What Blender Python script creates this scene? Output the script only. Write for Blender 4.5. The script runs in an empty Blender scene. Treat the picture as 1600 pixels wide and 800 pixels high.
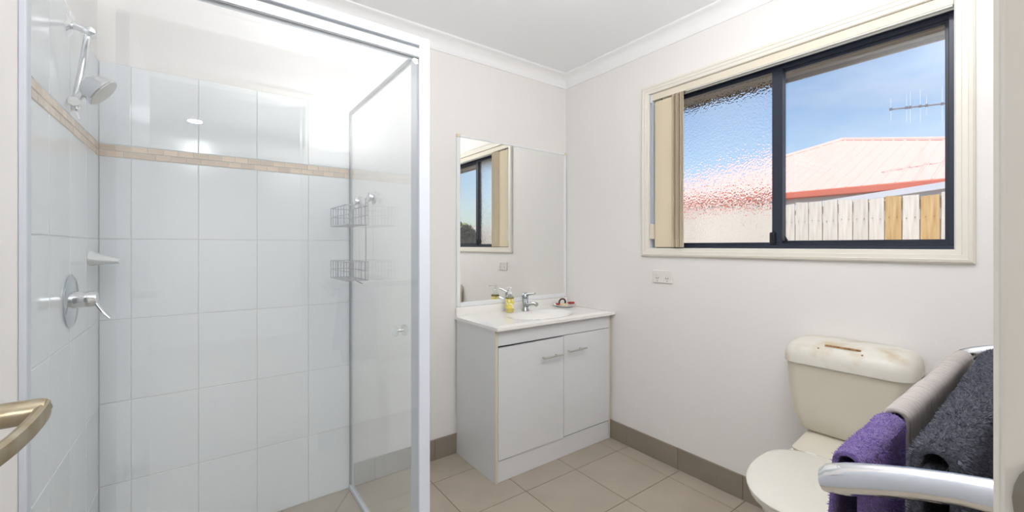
import bpy, bmesh, math, random
from mathutils import Vector, Matrix, noise

random.seed(7)
S = bpy.context.scene
COL = S.collection

# ------------------------------------------------------------------ camera
# room axes: window wall X = 0, mirror wall Y = 0, floor Z = 0 (metres)
YAW = math.atan2(484, 656)
cam_d = bpy.data.cameras.new('camera')
cam = bpy.data.objects.new('camera', cam_d)
COL.objects.link(cam)
cam.location = (-2.096, -2.192, 1.22)
cam.rotation_euler = (math.pi / 2, 0, -YAW)
cam_d.sensor_width = 36
cam_d.lens = 656 / 1600 * 36
cam_d.shift_y = -16 / 1600
cam_d.clip_start = 0.02
S.camera = cam

# ------------------------------------------------------------------ world, sun, lamps, exposure
W = bpy.data.worlds.new('sky')
S.world = W
W.use_nodes = True
wn, wl = W.node_tree.nodes, W.node_tree.links
wn.clear()
wo = wn.new('ShaderNodeOutputWorld')
bg = wn.new('ShaderNodeBackground')
sky = wn.new('ShaderNodeTexSky')
sky.sky_type = 'NISHITA'
sky.sun_disc = False
sky.sun_elevation = math.radians(58)
sky.sun_rotation = math.radians(245)
sky.air_density = 1.0
sky.dust_density = 1.2
sky.ozone_density = 1.6
tc = wn.new('ShaderNodeTexCoord')
mp = wn.new('ShaderNodeMapping')
mp.inputs['Scale'].default_value = (1.0, 1.0, 3.2)
mp.inputs['Rotation'].default_value = (0.25, 0.1, 0)
nz = wn.new('ShaderNodeTexNoise')
nz.inputs['Scale'].default_value = 3.4
nz.inputs['Detail'].default_value = 7
nz.inputs['Roughness'].default_value = 0.55
rp = wn.new('ShaderNodeValToRGB')
rp.color_ramp.elements[0].position = 0.47
rp.color_ramp.elements[0].color = (0, 0, 0, 1)
rp.color_ramp.elements[1].position = 0.78
rp.color_ramp.elements[1].color = (0.55, 0.55, 0.55, 1)
mx = wn.new('ShaderNodeMix')
mx.data_type = 'RGBA'
mx.inputs[7].default_value = (4.6, 4.9, 5.4, 1)
wl.new(tc.outputs['Generated'], mp.inputs['Vector'])
wl.new(mp.outputs['Vector'], nz.inputs['Vector'])
wl.new(nz.outputs['Fac'], rp.inputs['Fac'])
wl.new(rp.outputs['Color'], mx.inputs[0])
wl.new(sky.outputs['Color'], mx.inputs[6])
wl.new(mx.outputs[2], bg.inputs['Color'])
bg.inputs['Strength'].default_value = 0.143
wl.new(bg.outputs['Background'], wo.inputs['Surface'])


def light(name, kind, loc, energy, color, rot=(0, 0, 0), **kw):
    d = bpy.data.lights.new(name, kind)
    d.energy = energy
    d.color = color
    for k, v in kw.items():
        setattr(d, k, v)
    o = bpy.data.objects.new(name, d)
    o.location = loc
    o.rotation_euler = rot
    COL.objects.link(o)
    return o


sun = light('sun', 'SUN', (0, 0, 8), 4.6, (1.0, 0.96, 0.91), angle=math.radians(0.6))
sun.rotation_euler = Vector((0.52, 0.20, -0.83)).to_track_quat('-Z', 'Y').to_euler()
light('bathroom_lamp', 'AREA', (-0.90, -1.90, 2.395), 5, (0.95, 0.97, 1.0), shape='DISK', size=0.30)
light('bounce_flash', 'AREA', (-1.45, -1.88, 1.70), 20, (0.97, 0.98, 1.0), rot=(math.pi, 0, 0), shape='DISK', size=0.14)
light('bedroom_lamp', 'AREA', (-2.15, -4.45, 2.395), 48, (0.96, 0.975, 1.0), shape='DISK', size=0.11)
light('window_portal', 'AREA', (0.03, -1.32, 1.64), 1.0, (1, 1, 1), rot=(0, math.pi / 2, 0), shape='RECTANGLE', size=0.9, size_y=1.25).data.cycles.is_portal = True

vs = S.view_settings
vs.view_transform = 'Standard'
vs.look = 'None'
vs.exposure = 0.33
vs.gamma = 1.0
vs.use_curve_mapping = False
S.cycles.max_bounces = 12
S.cycles.diffuse_bounces = 6
S.cycles.glossy_bounces = 6
S.cycles.transmission_bounces = 8
S.cycles.transparent_max_bounces = 16
S.cycles.sample_clamp_indirect = 6.0
S.cycles.use_denoising = True

# ------------------------------------------------------------------ materials


def srgb(r, g, b):
    f = lambda c: (c / 255 / 12.92) if c / 255 <= 0.04045 else ((c / 255 + 0.055) / 1.055) ** 2.4
    return (f(r), f(g), f(b), 1)


def mat(name, col, rough=0.5, metal=0.0, var=0.0, vscale=8.0, bump=0.0, bscale=60.0, col2=None, obj_var=0.0,
        spec=0.5, sheen=0.0, stretch=None, coat=0.0, ramp=(0.35, 0.68)):
    m = bpy.data.materials.new(name)
    m.use_nodes = True
    n, l = m.node_tree.nodes, m.node_tree.links
    b = n['Principled BSDF']
    b.inputs['Base Color'].default_value = col
    b.inputs['Roughness'].default_value = rough
    b.inputs['Metallic'].default_value = metal
    b.inputs['Specular IOR Level'].default_value = spec
    b.inputs['Sheen Weight'].default_value = sheen
    b.inputs['Coat Weight'].default_value = coat
    t = n.new('ShaderNodeTexCoord')
    vec = t.outputs['Object']
    if stretch:
        mpn = n.new('ShaderNodeMapping')
        mpn.inputs['Scale'].default_value = stretch
        l.new(vec, mpn.inputs['Vector'])
        vec = mpn.outputs['Vector']
    out = None
    if col2 is not None:
        x = n.new('ShaderNodeTexNoise')
        x.inputs['Scale'].default_value = vscale
        x.inputs['Detail'].default_value = 6
        l.new(vec, x.inputs['Vector'])
        r = n.new('ShaderNodeValToRGB')
        r.color_ramp.elements[0].position = ramp[0]
        r.color_ramp.elements[1].position = ramp[1]
        r.color_ramp.elements[0].color = col
        r.color_ramp.elements[1].color = col2
        l.new(x.outputs['Fac'], r.inputs['Fac'])
        out = r.outputs['Color']
    if obj_var > 0:
        oi = n.new('ShaderNodeObjectInfo')
        mr = n.new('ShaderNodeMapRange')
        mr.inputs[3].default_value = 1 - obj_var
        mr.inputs[4].default_value = 1 + obj_var
        l.new(oi.outputs['Random'], mr.inputs[0])
        hs = n.new('ShaderNodeHueSaturation')
        hs.inputs['Color'].default_value = col
        if out is not None:
            l.new(out, hs.inputs['Color'])
        l.new(mr.outputs[0], hs.inputs['Value'])
        out = hs.outputs['Color']
    if out is not None:
        l.new(out, b.inputs['Base Color'])
    if bump > 0:
        x2 = n.new('ShaderNodeTexNoise')
        x2.inputs['Scale'].default_value = bscale
        x2.inputs['Detail'].default_value = 4
        l.new(vec, x2.inputs['Vector'])
        bp = n.new('ShaderNodeBump')
        bp.inputs['Strength'].default_value = bump
        bp.inputs['Distance'].default_value = 0.01
        l.new(x2.outputs['Fac'], bp.inputs['Height'])
        l.new(bp.outputs['Normal'], b.inputs['Normal'])
    return m


def glass_mat(name, tint, film=0.0, film_col=(0.8, 0.85, 0.86, 1)):
    """thin pane: fresnel mirror reflection over clear transmission, with a faint soap film"""
    m = bpy.data.materials.new(name)
    m.use_nodes = True
    n, l = m.node_tree.nodes, m.node_tree.links
    n.clear()
    o = n.new('ShaderNodeOutputMaterial')
    tr = n.new('ShaderNodeBsdfTransparent')
    tr.inputs['Color'].default_value = tint
    gl = n.new('ShaderNodeBsdfGlossy')
    gl.inputs['Roughness'].default_value = 0.0
    gl.inputs['Color'].default_value = (1, 1, 1, 1)
    fr = n.new('ShaderNodeFresnel')
    fr.inputs['IOR'].default_value = 1.5
    geo = n.new('ShaderNodeNewGeometry')
    # a back-face hit of a solid pane would read as total reflection with the inverted IOR
    ior = n.new('ShaderNodeMix')
    ior.data_type = 'FLOAT'
    ior.inputs[2].default_value = 1.5
    ior.inputs[3].default_value = 1 / 1.5
    l.new(geo.outputs['Backfacing'], ior.inputs[0])
    l.new(ior.outputs[0], fr.inputs['IOR'])
    mx1 = n.new('ShaderNodeMixShader')
    l.new(fr.outputs['Fac'], mx1.inputs['Fac'])
    base = tr.outputs[0]
    if film > 0:
        df = n.new('ShaderNodeBsdfDiffuse')
        df.inputs['Color'].default_value = film_col
        mx2 = n.new('ShaderNodeMixShader')
        mx2.inputs['Fac'].default_value = film
        l.new(tr.outputs[0], mx2.inputs[1])
        l.new(df.outputs[0], mx2.inputs[2])
        base = mx2.outputs[0]
    l.new(base, mx1.inputs[1])
    l.new(gl.outputs[0], mx1.inputs[2])
    l.new(mx1.outputs[0], o.inputs['Surface'])
    return m


def frosted_mat(name):
    m = bpy.data.materials.new(name)
    m.use_nodes = True
    n, l = m.node_tree.nodes, m.node_tree.links
    n.clear()
    o = n.new('ShaderNodeOutputMaterial')
    g = n.new('ShaderNodeBsdfGlass')
    g.inputs['IOR'].default_value = 1.3
    g.inputs['Roughness'].default_value = 0.0
    t = n.new('ShaderNodeTexCoord')
    v = n.new('ShaderNodeTexVoronoi')
    v.feature = 'SMOOTH_F1'
    v.inputs['Scale'].default_value = 105
    v.inputs['Smoothness'].default_value = 0.6
    l.new(t.outputs['Object'], v.inputs['Vector'])
    bp = n.new('ShaderNodeBump')
    bp.inputs['Strength'].default_value = 0.28
    bp.inputs['Distance'].default_value = 0.006
    l.new(v.outputs['Distance'], bp.inputs['Height'])
    l.new(bp.outputs['Normal'], g.inputs['Normal'])
    l.new(g.outputs[0], o.inputs['Surface'])
    return m


M = {}
M['paint'] = mat('warm_white_paint', srgb(235, 232, 229), 0.55, bump=0.03, bscale=120)
M['ceiling'] = mat('ceiling_paint', srgb(244, 245, 247), 0.7)
M['cornice'] = mat('cornice_paint', srgb(242, 242, 242), 0.45)
M['trim'] = mat('cream_trim_paint', srgb(231, 226, 214), 0.3)
M['jamb'] = mat('cream_jamb_paint', srgb(224, 220, 211), 0.35, col2=srgb(218, 212, 198), vscale=5, ramp=(0.45, 0.75))
M['tile'] = mat('white_glazed_tile', srgb(230, 234, 237), 0.13, obj_var=0.012, bump=0.012, bscale=9)
M['mosaic'] = mat('beige_mosaic', srgb(214, 191, 166), 0.35, col2=srgb(224, 206, 188), vscale=14, obj_var=0.13)
M['grout'] = mat('pale_grout', srgb(214, 214, 212), 0.8)
M['floor_tile'] = mat('beige_floor_tile', srgb(175, 164, 148), 0.38, col2=srgb(167, 156, 141), vscale=5, obj_var=0.03, bump=0.03, bscale=40)
M['floor_grout'] = mat('brown_grout', srgb(112, 96, 80), 0.9)
M['base_tile'] = mat('taupe_skirting_tile', srgb(146, 135, 121), 0.35, col2=srgb(138, 127, 114), vscale=4, obj_var=0.03)
M['carpet'] = mat('bedroom_carpet', srgb(176, 166, 152), 0.95)
M['bed_wall'] = mat('bedroom_paint', srgb(232, 230, 226), 0.6)
M['alu_white'] = mat('white_powdercoat', srgb(214, 219, 227), 0.3)
M['alu_grey'] = mat('grey_seal', srgb(142, 146, 146), 0.4)
M['frame_dark'] = mat('charcoal_powdercoat', srgb(40, 46, 60), 0.35)
M['black_plastic'] = mat('black_plastic', srgb(22, 24, 28), 0.4)
M['shower_glass'] = glass_mat('shower_glass', (0.978, 0.987, 0.987, 1), film=0.055, film_col=(0.86, 0.89, 0.92, 1))
M['door_glass'] = glass_mat('door_glass', (0.968, 0.982, 0.98, 1), film=0.05, film_col=(0.86, 0.89, 0.91, 1))
M['window_glass'] = glass_mat('window_glass', (0.985, 0.99, 0.99, 1))
M['clear_plastic'] = glass_mat('clear_plastic', (0.93, 0.95, 0.93, 1), film=0.12)
M['obscure'] = frosted_mat('obscure_glass')
M['chrome'] = mat('chrome', (0.82, 0.83, 0.85, 1), 0.08, 1.0)
M['satin'] = mat('satin_steel', (0.62, 0.61, 0.58, 1), 0.28, 1.0)
M['plate_chrome'] = mat('grey_chrome', (0.50, 0.54, 0.57, 1), 0.16, 1.0)
M['wire'] = mat('caddy_wire', (0.42, 0.43, 0.46, 1), 0.3, 0.9)
M['bronze'] = mat('worn_bronze', srgb(150, 132, 98), 0.36, 0.75, col2=srgb(178, 170, 152), vscale=26, bump=0.05, bscale=80)
M['steel'] = mat('strike_steel', srgb(150, 145, 135), 0.42, 0.8, col2=srgb(112, 92, 70), vscale=22, ramp=(0.5, 0.8))
M['melamine'] = mat('white_melamine', srgb(224, 225, 227), 0.32)
M['edge_band'] = mat('yellowed_edge_band', srgb(216, 208, 190), 0.45)
M['dark_gap'] = mat('gap_shade', srgb(70, 62, 52), 0.8)  # dark tone standing in for the shade inside the door gaps
M['basin'] = mat('white_vanity_top', srgb(243, 241, 237), 0.12)
M['mirror'] = mat('mirror_silver', (0.93, 0.935, 0.92, 1), 0.0, 1.0)
M['mirror_frame'] = mat('mirror_frame_white', srgb(236, 238, 240), 0.3)
M['clip'] = mat('yellowed_clip', srgb(226, 214, 186), 0.5)
M['vane'] = mat('beige_vane_fabric', srgb(221, 207, 180), 0.85, stretch=(1, 1, 0.2), bump=0.05, bscale=220)
M['blind_rail'] = mat('beige_blind_rail', srgb(224, 215, 196), 0.4)
M['rail_silver'] = mat('pale_rail_lip', srgb(214, 216, 214), 0.35)
M['outlet'] = mat('outlet_plastic', srgb(232, 228, 223), 0.35)
M['slot'] = mat('outlet_slot', srgb(120, 114, 108), 0.6)
M['ceramic'] = mat('bisque_plastic', srgb(217, 210, 195), 0.28, col2=srgb(212, 204, 187), vscale=4)
M['lid'] = mat('stained_cistern_lid', srgb(222, 218, 207), 0.32, col2=srgb(196, 178, 146), vscale=11, ramp=(0.48, 0.72))
M['seat'] = mat('cream_toilet_seat', srgb(226, 223, 213), 0.25)
M['pan'] = mat('toilet_china', srgb(236, 233, 222), 0.15)
M['rust'] = mat('rust_stain', srgb(120, 84, 48), 0.8, col2=srgb(176, 138, 92), vscale=90)
M['purple'] = mat('purple_terry', srgb(128, 102, 176), 0.95, col2=srgb(104, 78, 152), vscale=70, bump=0.9, bscale=330, sheen=0.3)
M['purple_pile'] = mat('purple_pile', srgb(132, 106, 180), 0.95, obj_var=0.0)
M['beige_towel'] = mat('oatmeal_towel', srgb(188, 180, 175), 0.95, col2=srgb(140, 131, 125), vscale=60, stretch=(2.4, 0.5, 0.12), bump=0.6, bscale=120, ramp=(0.5, 0.85))
M['grey_towel'] = mat('charcoal_terry', srgb(92, 94, 104), 0.95, col2=srgb(66, 68, 78), vscale=60, bump=0.9, bscale=260)
M['grey_pile'] = mat('charcoal_pile', srgb(108, 110, 120), 0.95, col2=srgb(74, 76, 88), vscale=90)
M['white_ceramic'] = mat('white_ceramic', srgb(236, 236, 234), 0.15)
M['soap_yellow'] = mat('yellow_soap', srgb(226, 200, 60), 0.35)
M['label_yellow'] = mat('yellow_label', srgb(232, 212, 84), 0.45, col2=srgb(244, 238, 206), vscale=60, ramp=(0.48, 0.56))
M['label_green'] = mat('olive_label_band', srgb(128, 116, 40), 0.5)
M['red'] = mat('red_plastic', srgb(178, 40, 44), 0.4)
M['brown'] = mat('dark_brown_wood', srgb(66, 40, 34), 0.45)
M['cream_soap'] = mat('cream_soap', srgb(226, 206, 160), 0.5)
M['roof'] = mat('pink_metal_roof', srgb(214, 172, 163), 0.6)
M['gutter'] = mat('terracotta_gutter', srgb(192, 104, 84), 0.45)
M['render'] = mat('neighbour_wall', srgb(196, 176, 150), 0.8)
M['soffit'] = mat('pale_soffit', srgb(208, 208, 206), 0.7)
M['own_soffit'] = mat('own_soffit', srgb(188, 182, 172), 0.7)
M['fascia'] = mat('brown_fascia', srgb(122, 104, 84), 0.6)
M['beam'] = mat('grey_beam_paint', srgb(196, 200, 208), 0.5)
M['paling'] = mat('weathered_paling', srgb(224, 220, 214), 0.9, col2=srgb(190, 181, 170), vscale=16, stretch=(1, 2.2, 0.22), obj_var=0.06, bump=0.3, bscale=30, ramp=(0.42, 0.78))
M['paling_new'] = mat('tan_paling', srgb(218, 188, 136), 0.85, col2=srgb(184, 144, 92), vscale=16, stretch=(1, 2.2, 0.22), obj_var=0.05, bump=0.3, bscale=30)
M['nail'] = mat('rusty_nail', srgb(84, 66, 54), 0.7)
M['ground'] = mat('side_yard_gravel', srgb(170, 160, 146), 0.95, col2=srgb(146, 136, 122), vscale=30)
M['aerial'] = mat('aerial_metal', srgb(96, 98, 110), 0.5, 0.3)
M['leaf'] = mat('grey_green_leaf', srgb(112, 120, 112), 0.8, col2=srgb(84, 92, 88), vscale=20)
M['tree_leaf'] = mat('tree_leaf', srgb(120, 132, 84), 0.8, col2=srgb(150, 156, 110), vscale=6)
M['bark'] = mat('bark', srgb(104, 88, 72), 0.9)
M['brick'] = mat('outer_wall', srgb(190, 176, 158), 0.85)

# ------------------------------------------------------------------ helpers


class MB:
    """collects shapes in world coordinates and links them as one mesh object"""

    def __init__(self):
        self.bm = bmesh.new()

    def box(self, a, b, bevel=0.0, seg=1):
        a, b = Vector(a), Vector(b)
        lo = Vector((min(a[i], b[i]) for i in range(3)))
        hi = Vector((max(a[i], b[i]) for i in range(3)))
        r = bmesh.ops.create_cube(self.bm, size=1)
        vs_ = r['verts']
        for v in vs_:
            v.co = Vector(((lo[i] + hi[i]) / 2 + v.co[i] * (hi[i] - lo[i]) for i in range(3)))
        if bevel > 0:
            es = list({e for v in vs_ for e in v.link_edges})
            bmesh.ops.bevel(self.bm, geom=es, offset=bevel, segments=seg, profile=0.5, affect='EDGES')
        return self

    def loft(self, secs, cap=True, closed=True):
        rings = [[self.bm.verts.new(p) for p in s] for s in secs]
        n = len(rings[0])
        for r0, r1 in zip(rings, rings[1:]):
            for i in range(n if closed else n - 1):
                j = (i + 1) % n
                self.bm.faces.new((r0[i], r0[j], r1[j], r1[i]))
        if cap:
            self.bm.faces.new(list(reversed(rings[0])))
            self.bm.faces.new(rings[-1])
        return self

    def prism(self, pts, off):
        off = Vector(off)
        return self.loft([[Vector(p) for p in pts], [Vector(p) + off for p in pts]])

    def tube(self, pts, r, seg=10, cap=True):
        pts = [Vector(p) for p in pts]
        rs = r if isinstance(r, (list, tuple)) else [r] * len(pts)
        secs = []
        prev = None
        for i, p in enumerate(pts):
            t = (pts[min(i + 1, len(pts) - 1)] - pts[max(i - 1, 0)]).normalized()
            if prev is None:
                u = t.cross(Vector((0, 0, 1)))
                if u.length < 1e-3:
                    u = t.cross(Vector((0, 1, 0)))
            else:
                u = prev - t * prev.dot(t)
            u.normalize()
            v = t.cross(u)
            prev = u
            secs.append([p + (u * math.cos(a) + v * math.sin(a)) * rs[i] for a in (2 * math.pi * k / seg for k in range(seg))])
        return self.loft(secs, cap)

    def lathe(self, prof, c, axis=(0, 0, 1), seg=24, cap=True):
        """prof: (radius, distance along axis) pairs"""
        c, ax = Vector(c), Vector(axis).normalized()
        u = ax.cross(Vector((0, 0, 1)))
        if u.length < 1e-3:
            u = Vector((1, 0, 0))
        u.normalize()
        v = ax.cross(u)
        secs = [[c + ax * d + (u * math.cos(a) + v * math.sin(a)) * max(r, 1e-4) for a in (2 * math.pi * k / seg for k in range(seg))] for r, d in prof]
        return self.loft(secs, cap)

    def build(self, name, m, parent=None, smooth=False, origin=None):
        bmesh.ops.recalc_face_normals(self.bm, faces=self.bm.faces)
        if origin is None and parent is None:
            xs = [v.co for v in self.bm.verts]
            lo = [min(p[i] for p in xs) for i in range(3)]
            hi = [max(p[i] for p in xs) for i in range(3)]
            origin = ((lo[0] + hi[0]) / 2, (lo[1] + hi[1]) / 2, lo[2])
        o0 = Vector(origin) if origin is not None else Vector((0, 0, 0))
        if o0.length:
            bmesh.ops.translate(self.bm, verts=self.bm.verts, vec=-o0)
        me = bpy.data.meshes.new(name)
        self.bm.to_mesh(me)
        self.bm.free()
        me.materials.append(m)
        if smooth:
            me.polygons.foreach_set('use_smooth', [True] * len(me.polygons))
            try:
                me.set_sharp_from_angle(angle=math.radians(38))
            except Exception:
                pass
        o = bpy.data.objects.new(name, me)
        COL.objects.link(o)
        o.location = o0
        if parent is not None:
            attach(o, parent)
        return o


WORLD = {}


def world_loc(o):
    p = Vector((0, 0, 0))
    while o is not None:
        p = p + o.location + (o.matrix_parent_inverse.translation if o.parent else Vector((0, 0, 0)))
        o = o.parent
    return p


def attach(o, parent):
    o.parent = parent
    o.matrix_parent_inverse = Matrix.Translation(-world_loc(parent))


def thing(name, label, cat, loc=(0, 0, 0), group=None):
    o = bpy.data.objects.new(name, None)
    o.empty_display_size = 0.05
    COL.objects.link(o)
    o.location = loc
    return tag(o, label, cat, group)


def tag(o, label, cat, group=None):
    o['label'] = label
    o['category'] = cat
    if group:
        o['group'] = group
    return o


def struct(o):
    o['kind'] = 'structure'
    return o


def setting(name, loc=(0, 0, 0)):
    o = bpy.data.objects.new(name, None)
    o.empty_display_size = 0.05
    COL.objects.link(o)
    o.location = loc
    return struct(o)


def piece(name, me, loc, parent, rot=None):
    """one more object on shared mesh data"""
    o = bpy.data.objects.new(name, me)
    COL.objects.link(o)
    o.location = loc
    if rot:
        o.rotation_euler = rot
    if parent is not None:
        attach(o, parent)
    return o


TILE_CACHE = {}


def tile_mesh(key, w, h, t, m, ch=0.0015):
    """slab in its own XY plane, w by h, face up, chamfered front edge"""
    k = (key, round(w, 4), round(h, 4))
    if k in TILE_CACHE:
        return TILE_CACHE[k]
    vsq = []
    for z, d in ((-t, 0), (-ch, 0), (0, ch)):
        vsq += [(-w / 2 + d, -h / 2 + d, z), (w / 2 - d, -h / 2 + d, z), (w / 2 - d, h / 2 - d, z), (-w / 2 + d, h / 2 - d, z)]
    fs = [(3, 2, 1, 0), (8, 9, 10, 11)]
    for r in (0, 4):
        for i in range(4):
            j = (i + 1) % 4
            fs.append((r + i, r + j, r + 4 + j, r + 4 + i))
    me = bpy.data.meshes.new(key)
    me.from_pydata(vsq, [], fs)
    me.materials.append(m)
    TILE_CACHE[k] = me
    return me


def clip_poly(pts, n, c):
    """keep the side of the 2-D line where n . p <= c"""
    out = []
    for i, p in enumerate(pts):
        q = pts[(i + 1) % len(pts)]
        dp, dq = n[0] * p[0] + n[1] * p[1] - c, n[0] * q[0] + n[1] * q[1] - c
        if dp <= 0:
            out.append(p)
        if dp * dq < 0:
            t = dp / (dp - dq)
            out.append((p[0] + (q[0] - p[0]) * t, p[1] + (q[1] - p[1]) * t))
    return out


# ------------------------------------------------------------------ the room
CEIL = 2.42
XL, YF = -2.413, -2.165            # shower-side wall, doorway wall
DOOR_A, DOOR_B = -2.33, -1.61      # doorway opening
WY0, WY1, WZ0, WZ1 = -1.933, -0.70, 1.207, 2.097   # window opening

fl = struct(MB().box((XL - 0.1, -2.30, -0.12), (0.12, 0.1, -0.002)).build('floor', M['floor_grout'], origin=(0, 0, 0)))
GAP = 0.0016


def floor_tile(x0, x1, y0, y1):
    me = tile_mesh('floor_tile', x1 - x0 - 2 * GAP, y1 - y0 - 2 * GAP, 0.006, M['floor_tile'], 0.001)
    piece('tile', me, ((x0 + x1) / 2, (y0 + y1) / 2, 0), fl)


xs = [-0.001, -0.113, -0.4565, -0.80, -1.1435, -1.485]
ys = [-0.001, -0.215, -0.5545, -0.897, -1.239, -1.58, -1.922, -2.30]
for i in range(len(xs) - 1):
    for j in range(len(ys) - 1):
        floor_tile(xs[i + 1], xs[i], ys[j + 1], ys[j])
xs2 = [-1.485, -1.829, -2.172, XL]
ys2 = [-0.897, -1.239, -1.58, -1.922, -2.30]
for i in range(3):
    for j in range(4):
        floor_tile(xs2[i + 1], xs2[i], ys2[j + 1], ys2[j])
# shower floor: falls cut diagonally towards the waste
DR = (-1.954, -0.64)
cor = [(-1.487, -0.002), (XL, -0.002), (XL, -0.895), (-1.487, -0.895)]
sx = [-1.487, -1.80, -2.11, XL]
sy = [-0.002, -0.32, -0.63, -0.895]
for k in range(4):
    a, b = cor[k], cor[(k + 1) % 4]
    for i in range(3):
        for j in range(3):
            p = [(sx[i + 1] + GAP, sy[j + 1] + GAP), (sx[i] - GAP, sy[j + 1] + GAP), (sx[i] - GAP, sy[j] - GAP), (sx[i + 1] + GAP, sy[j] - GAP)]
            for c0, other in ((a, b), (b, a)):
                nx, ny = (c0[1] - DR[1]), -(c0[0] - DR[0])
                ln = math.hypot(nx, ny)
                nx, ny = nx / ln, ny / ln
                if nx * (other[0] - DR[0]) + ny * (other[1] - DR[1]) > 0:
                    nx, ny = -nx, -ny
                p = clip_poly(p, (nx, ny), nx * DR[0] + ny * DR[1] - GAP)
                if len(p) < 3:
                    break
            if len(p) >= 3:
                area = abs(sum(p[q][0] * p[(q + 1) % len(p)][1] - p[(q + 1) % len(p)][0] * p[q][1] for q in range(len(p)))) / 2
                if area > 4e-4:
                    MB().prism([(x, y, -0.006) for x, y in p], (0, 0, 0.006)).build('tile', M['floor_tile'], fl)

struct(MB().box((XL - 0.1, -2.30, CEIL), (0.12, 0.1, CEIL + 0.1)).build('ceiling', M['ceiling'], origin=(0, 0, 0)))
wb = struct(MB().box((XL - 0.1, 0, -0.002), (0.12, 0.1, CEIL)).build('wall_back', M['paint'], origin=(0, 0, 0)))
wlft = struct(MB().box((XL - 0.1, -2.30, -0.002), (XL, 0, CEIL)).build('wall_left', M['paint'], origin=(0, 0, 0)))
wr = MB()
for a, b in (((0, -2.30, -0.002), (0.12, WY0, CEIL)), ((0, WY1, -0.002), (0.12, 0, CEIL)), ((0, WY0, -0.002), (0.12, WY1, WZ0)), ((0, WY0, WZ1), (0.12, WY1, CEIL))):
    wr.box(a, b)
struct(wr.build('wall_right', M['paint'], origin=(0, 0, 0)))
wf = MB()
for a, b in (((XL, YF - 0.1, -0.002), (DOOR_A - 0.02, YF, CEIL)), ((DOOR_B + 0.02, YF - 0.1, -0.002), (0, YF, CEIL)), ((DOOR_A - 0.02, YF - 0.1, 2.06), (DOOR_B + 0.02, YF, CEIL))):
    wf.box(a, b)
struct(wf.build('wall_front', M['paint'], origin=(0, 0, 0)))

# wall tiles in the shower, one object per tile
RXB = (math.pi / 2, 0, 0)                       # faces -Y
RXL = (math.pi / 2, 0, math.pi / 2)             # faces +X
rows = [0.0, 0.311, 0.622, 0.937, 1.2455, 1.5565]
TT = 0.004
bx = [-1.478, -1.688, -1.899, -2.109, -2.319, XL + TT]
ly = [-TT, -0.214, -0.424, -0.634, -0.806]
g = 0.0012


def wall_tile(key, m, a0, a1, z0, z1, side, ch=0.0015, proud=0.0):
    me = tile_mesh(key, abs(a1 - a0) - 2 * g, z1 - z0 - 2 * g, 0.006, m, ch)
    mid = (a0 + a1) / 2
    if side == 'back':
        piece('tile' if key == 'wall_tile' else 'mosaic_tile', me, (mid, -TT - proud, (z0 + z1) / 2), wb, RXB)
    else:
        piece('tile' if key == 'wall_tile' else 'mosaic_tile', me, (XL + TT + proud, mid, (z0 + z1) / 2), wlft, RXL)


allrows = [(rows[i], rows[i + 1]) for i in range(5)] + [(1.6055, 1.915)]
for z0, z1 in allrows:
    for a0, a1 in zip(bx, bx[1:]):
        wall_tile('wall_tile', M['tile'], a0, a1, z0, z1, 'back')
    for a0, a1 in zip(ly, ly[1:]):
        wall_tile('wall_tile', M['tile'], a0, a1, z0, z1, 'left')
for r in range(2):
    z0 = 1.558 + r * 0.0235
    for side, s0, s1 in (('back', -1.478, XL + TT), ('left', -TT, -0.806)):
        a = s0
        first = True
        while a > s1 + 0.006:
            w = 0.048 if not (first and r) else 0.024
            first = False
            b = max(a - w, s1)
            wall_tile('mosaic', M['mosaic'], a, b, z0, z0 + 0.0235, side, 0.001, random.uniform(0, 0.0008))
            a = b
# grout bed behind the tiles
MB().box((XL, -0.0015, 0), (-1.478, 0.02, 1.916)).build('grout_bed', M['grout'], wb)
MB().box((XL - 0.02, -0.806, 0), (XL + 0.0015, -0.0015, 1.916)).build('grout_bed', M['grout'], wlft)

# skirting tiles
bb = setting('baseboard_right')
ey = [-0.001, -0.205, -0.545, -0.885, -1.228, -1.57, -1.91, YF + 0.002]
for a0, a1 in zip(ey, ey[1:]):
    me = tile_mesh('skirting_tile', abs(a1 - a0) - 0.002, 0.115, 0.009, M['base_tile'], 0.001)
    piece('tile', me, (-0.0095, (a0 + a1) / 2, 0.0575), bb, (math.pi / 2, 0, -math.pi / 2))
bb2 = setting('baseboard_back')
ex = [-0.004, -0.345, -0.688, -1.03, -1.373, -1.476]
for a0, a1 in zip(ex, ex[1:]):
    me = tile_mesh('skirting_tile', abs(a1 - a0) - 0.002, 0.115, 0.009, M['base_tile'], 0.001)
    piece('tile', me, ((a0 + a1) / 2, -0.0095, 0.0575), bb2, RXB)
bb3 = setting('baseboard_front')
ex = [-0.012, -0.345, -0.688, -1.03, -1.373, -1.545]
for a0, a1 in zip(ex, ex[1:]):
    me = tile_mesh('skirting_tile', abs(a1 - a0) - 0.002, 0.115, 0.009, M['base_tile'], 0.001)
    piece('tile', me, ((a0 + a1) / 2, YF + 0.0095, 0.0575), bb3, (math.pi / 2, 0, math.pi))

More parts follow.
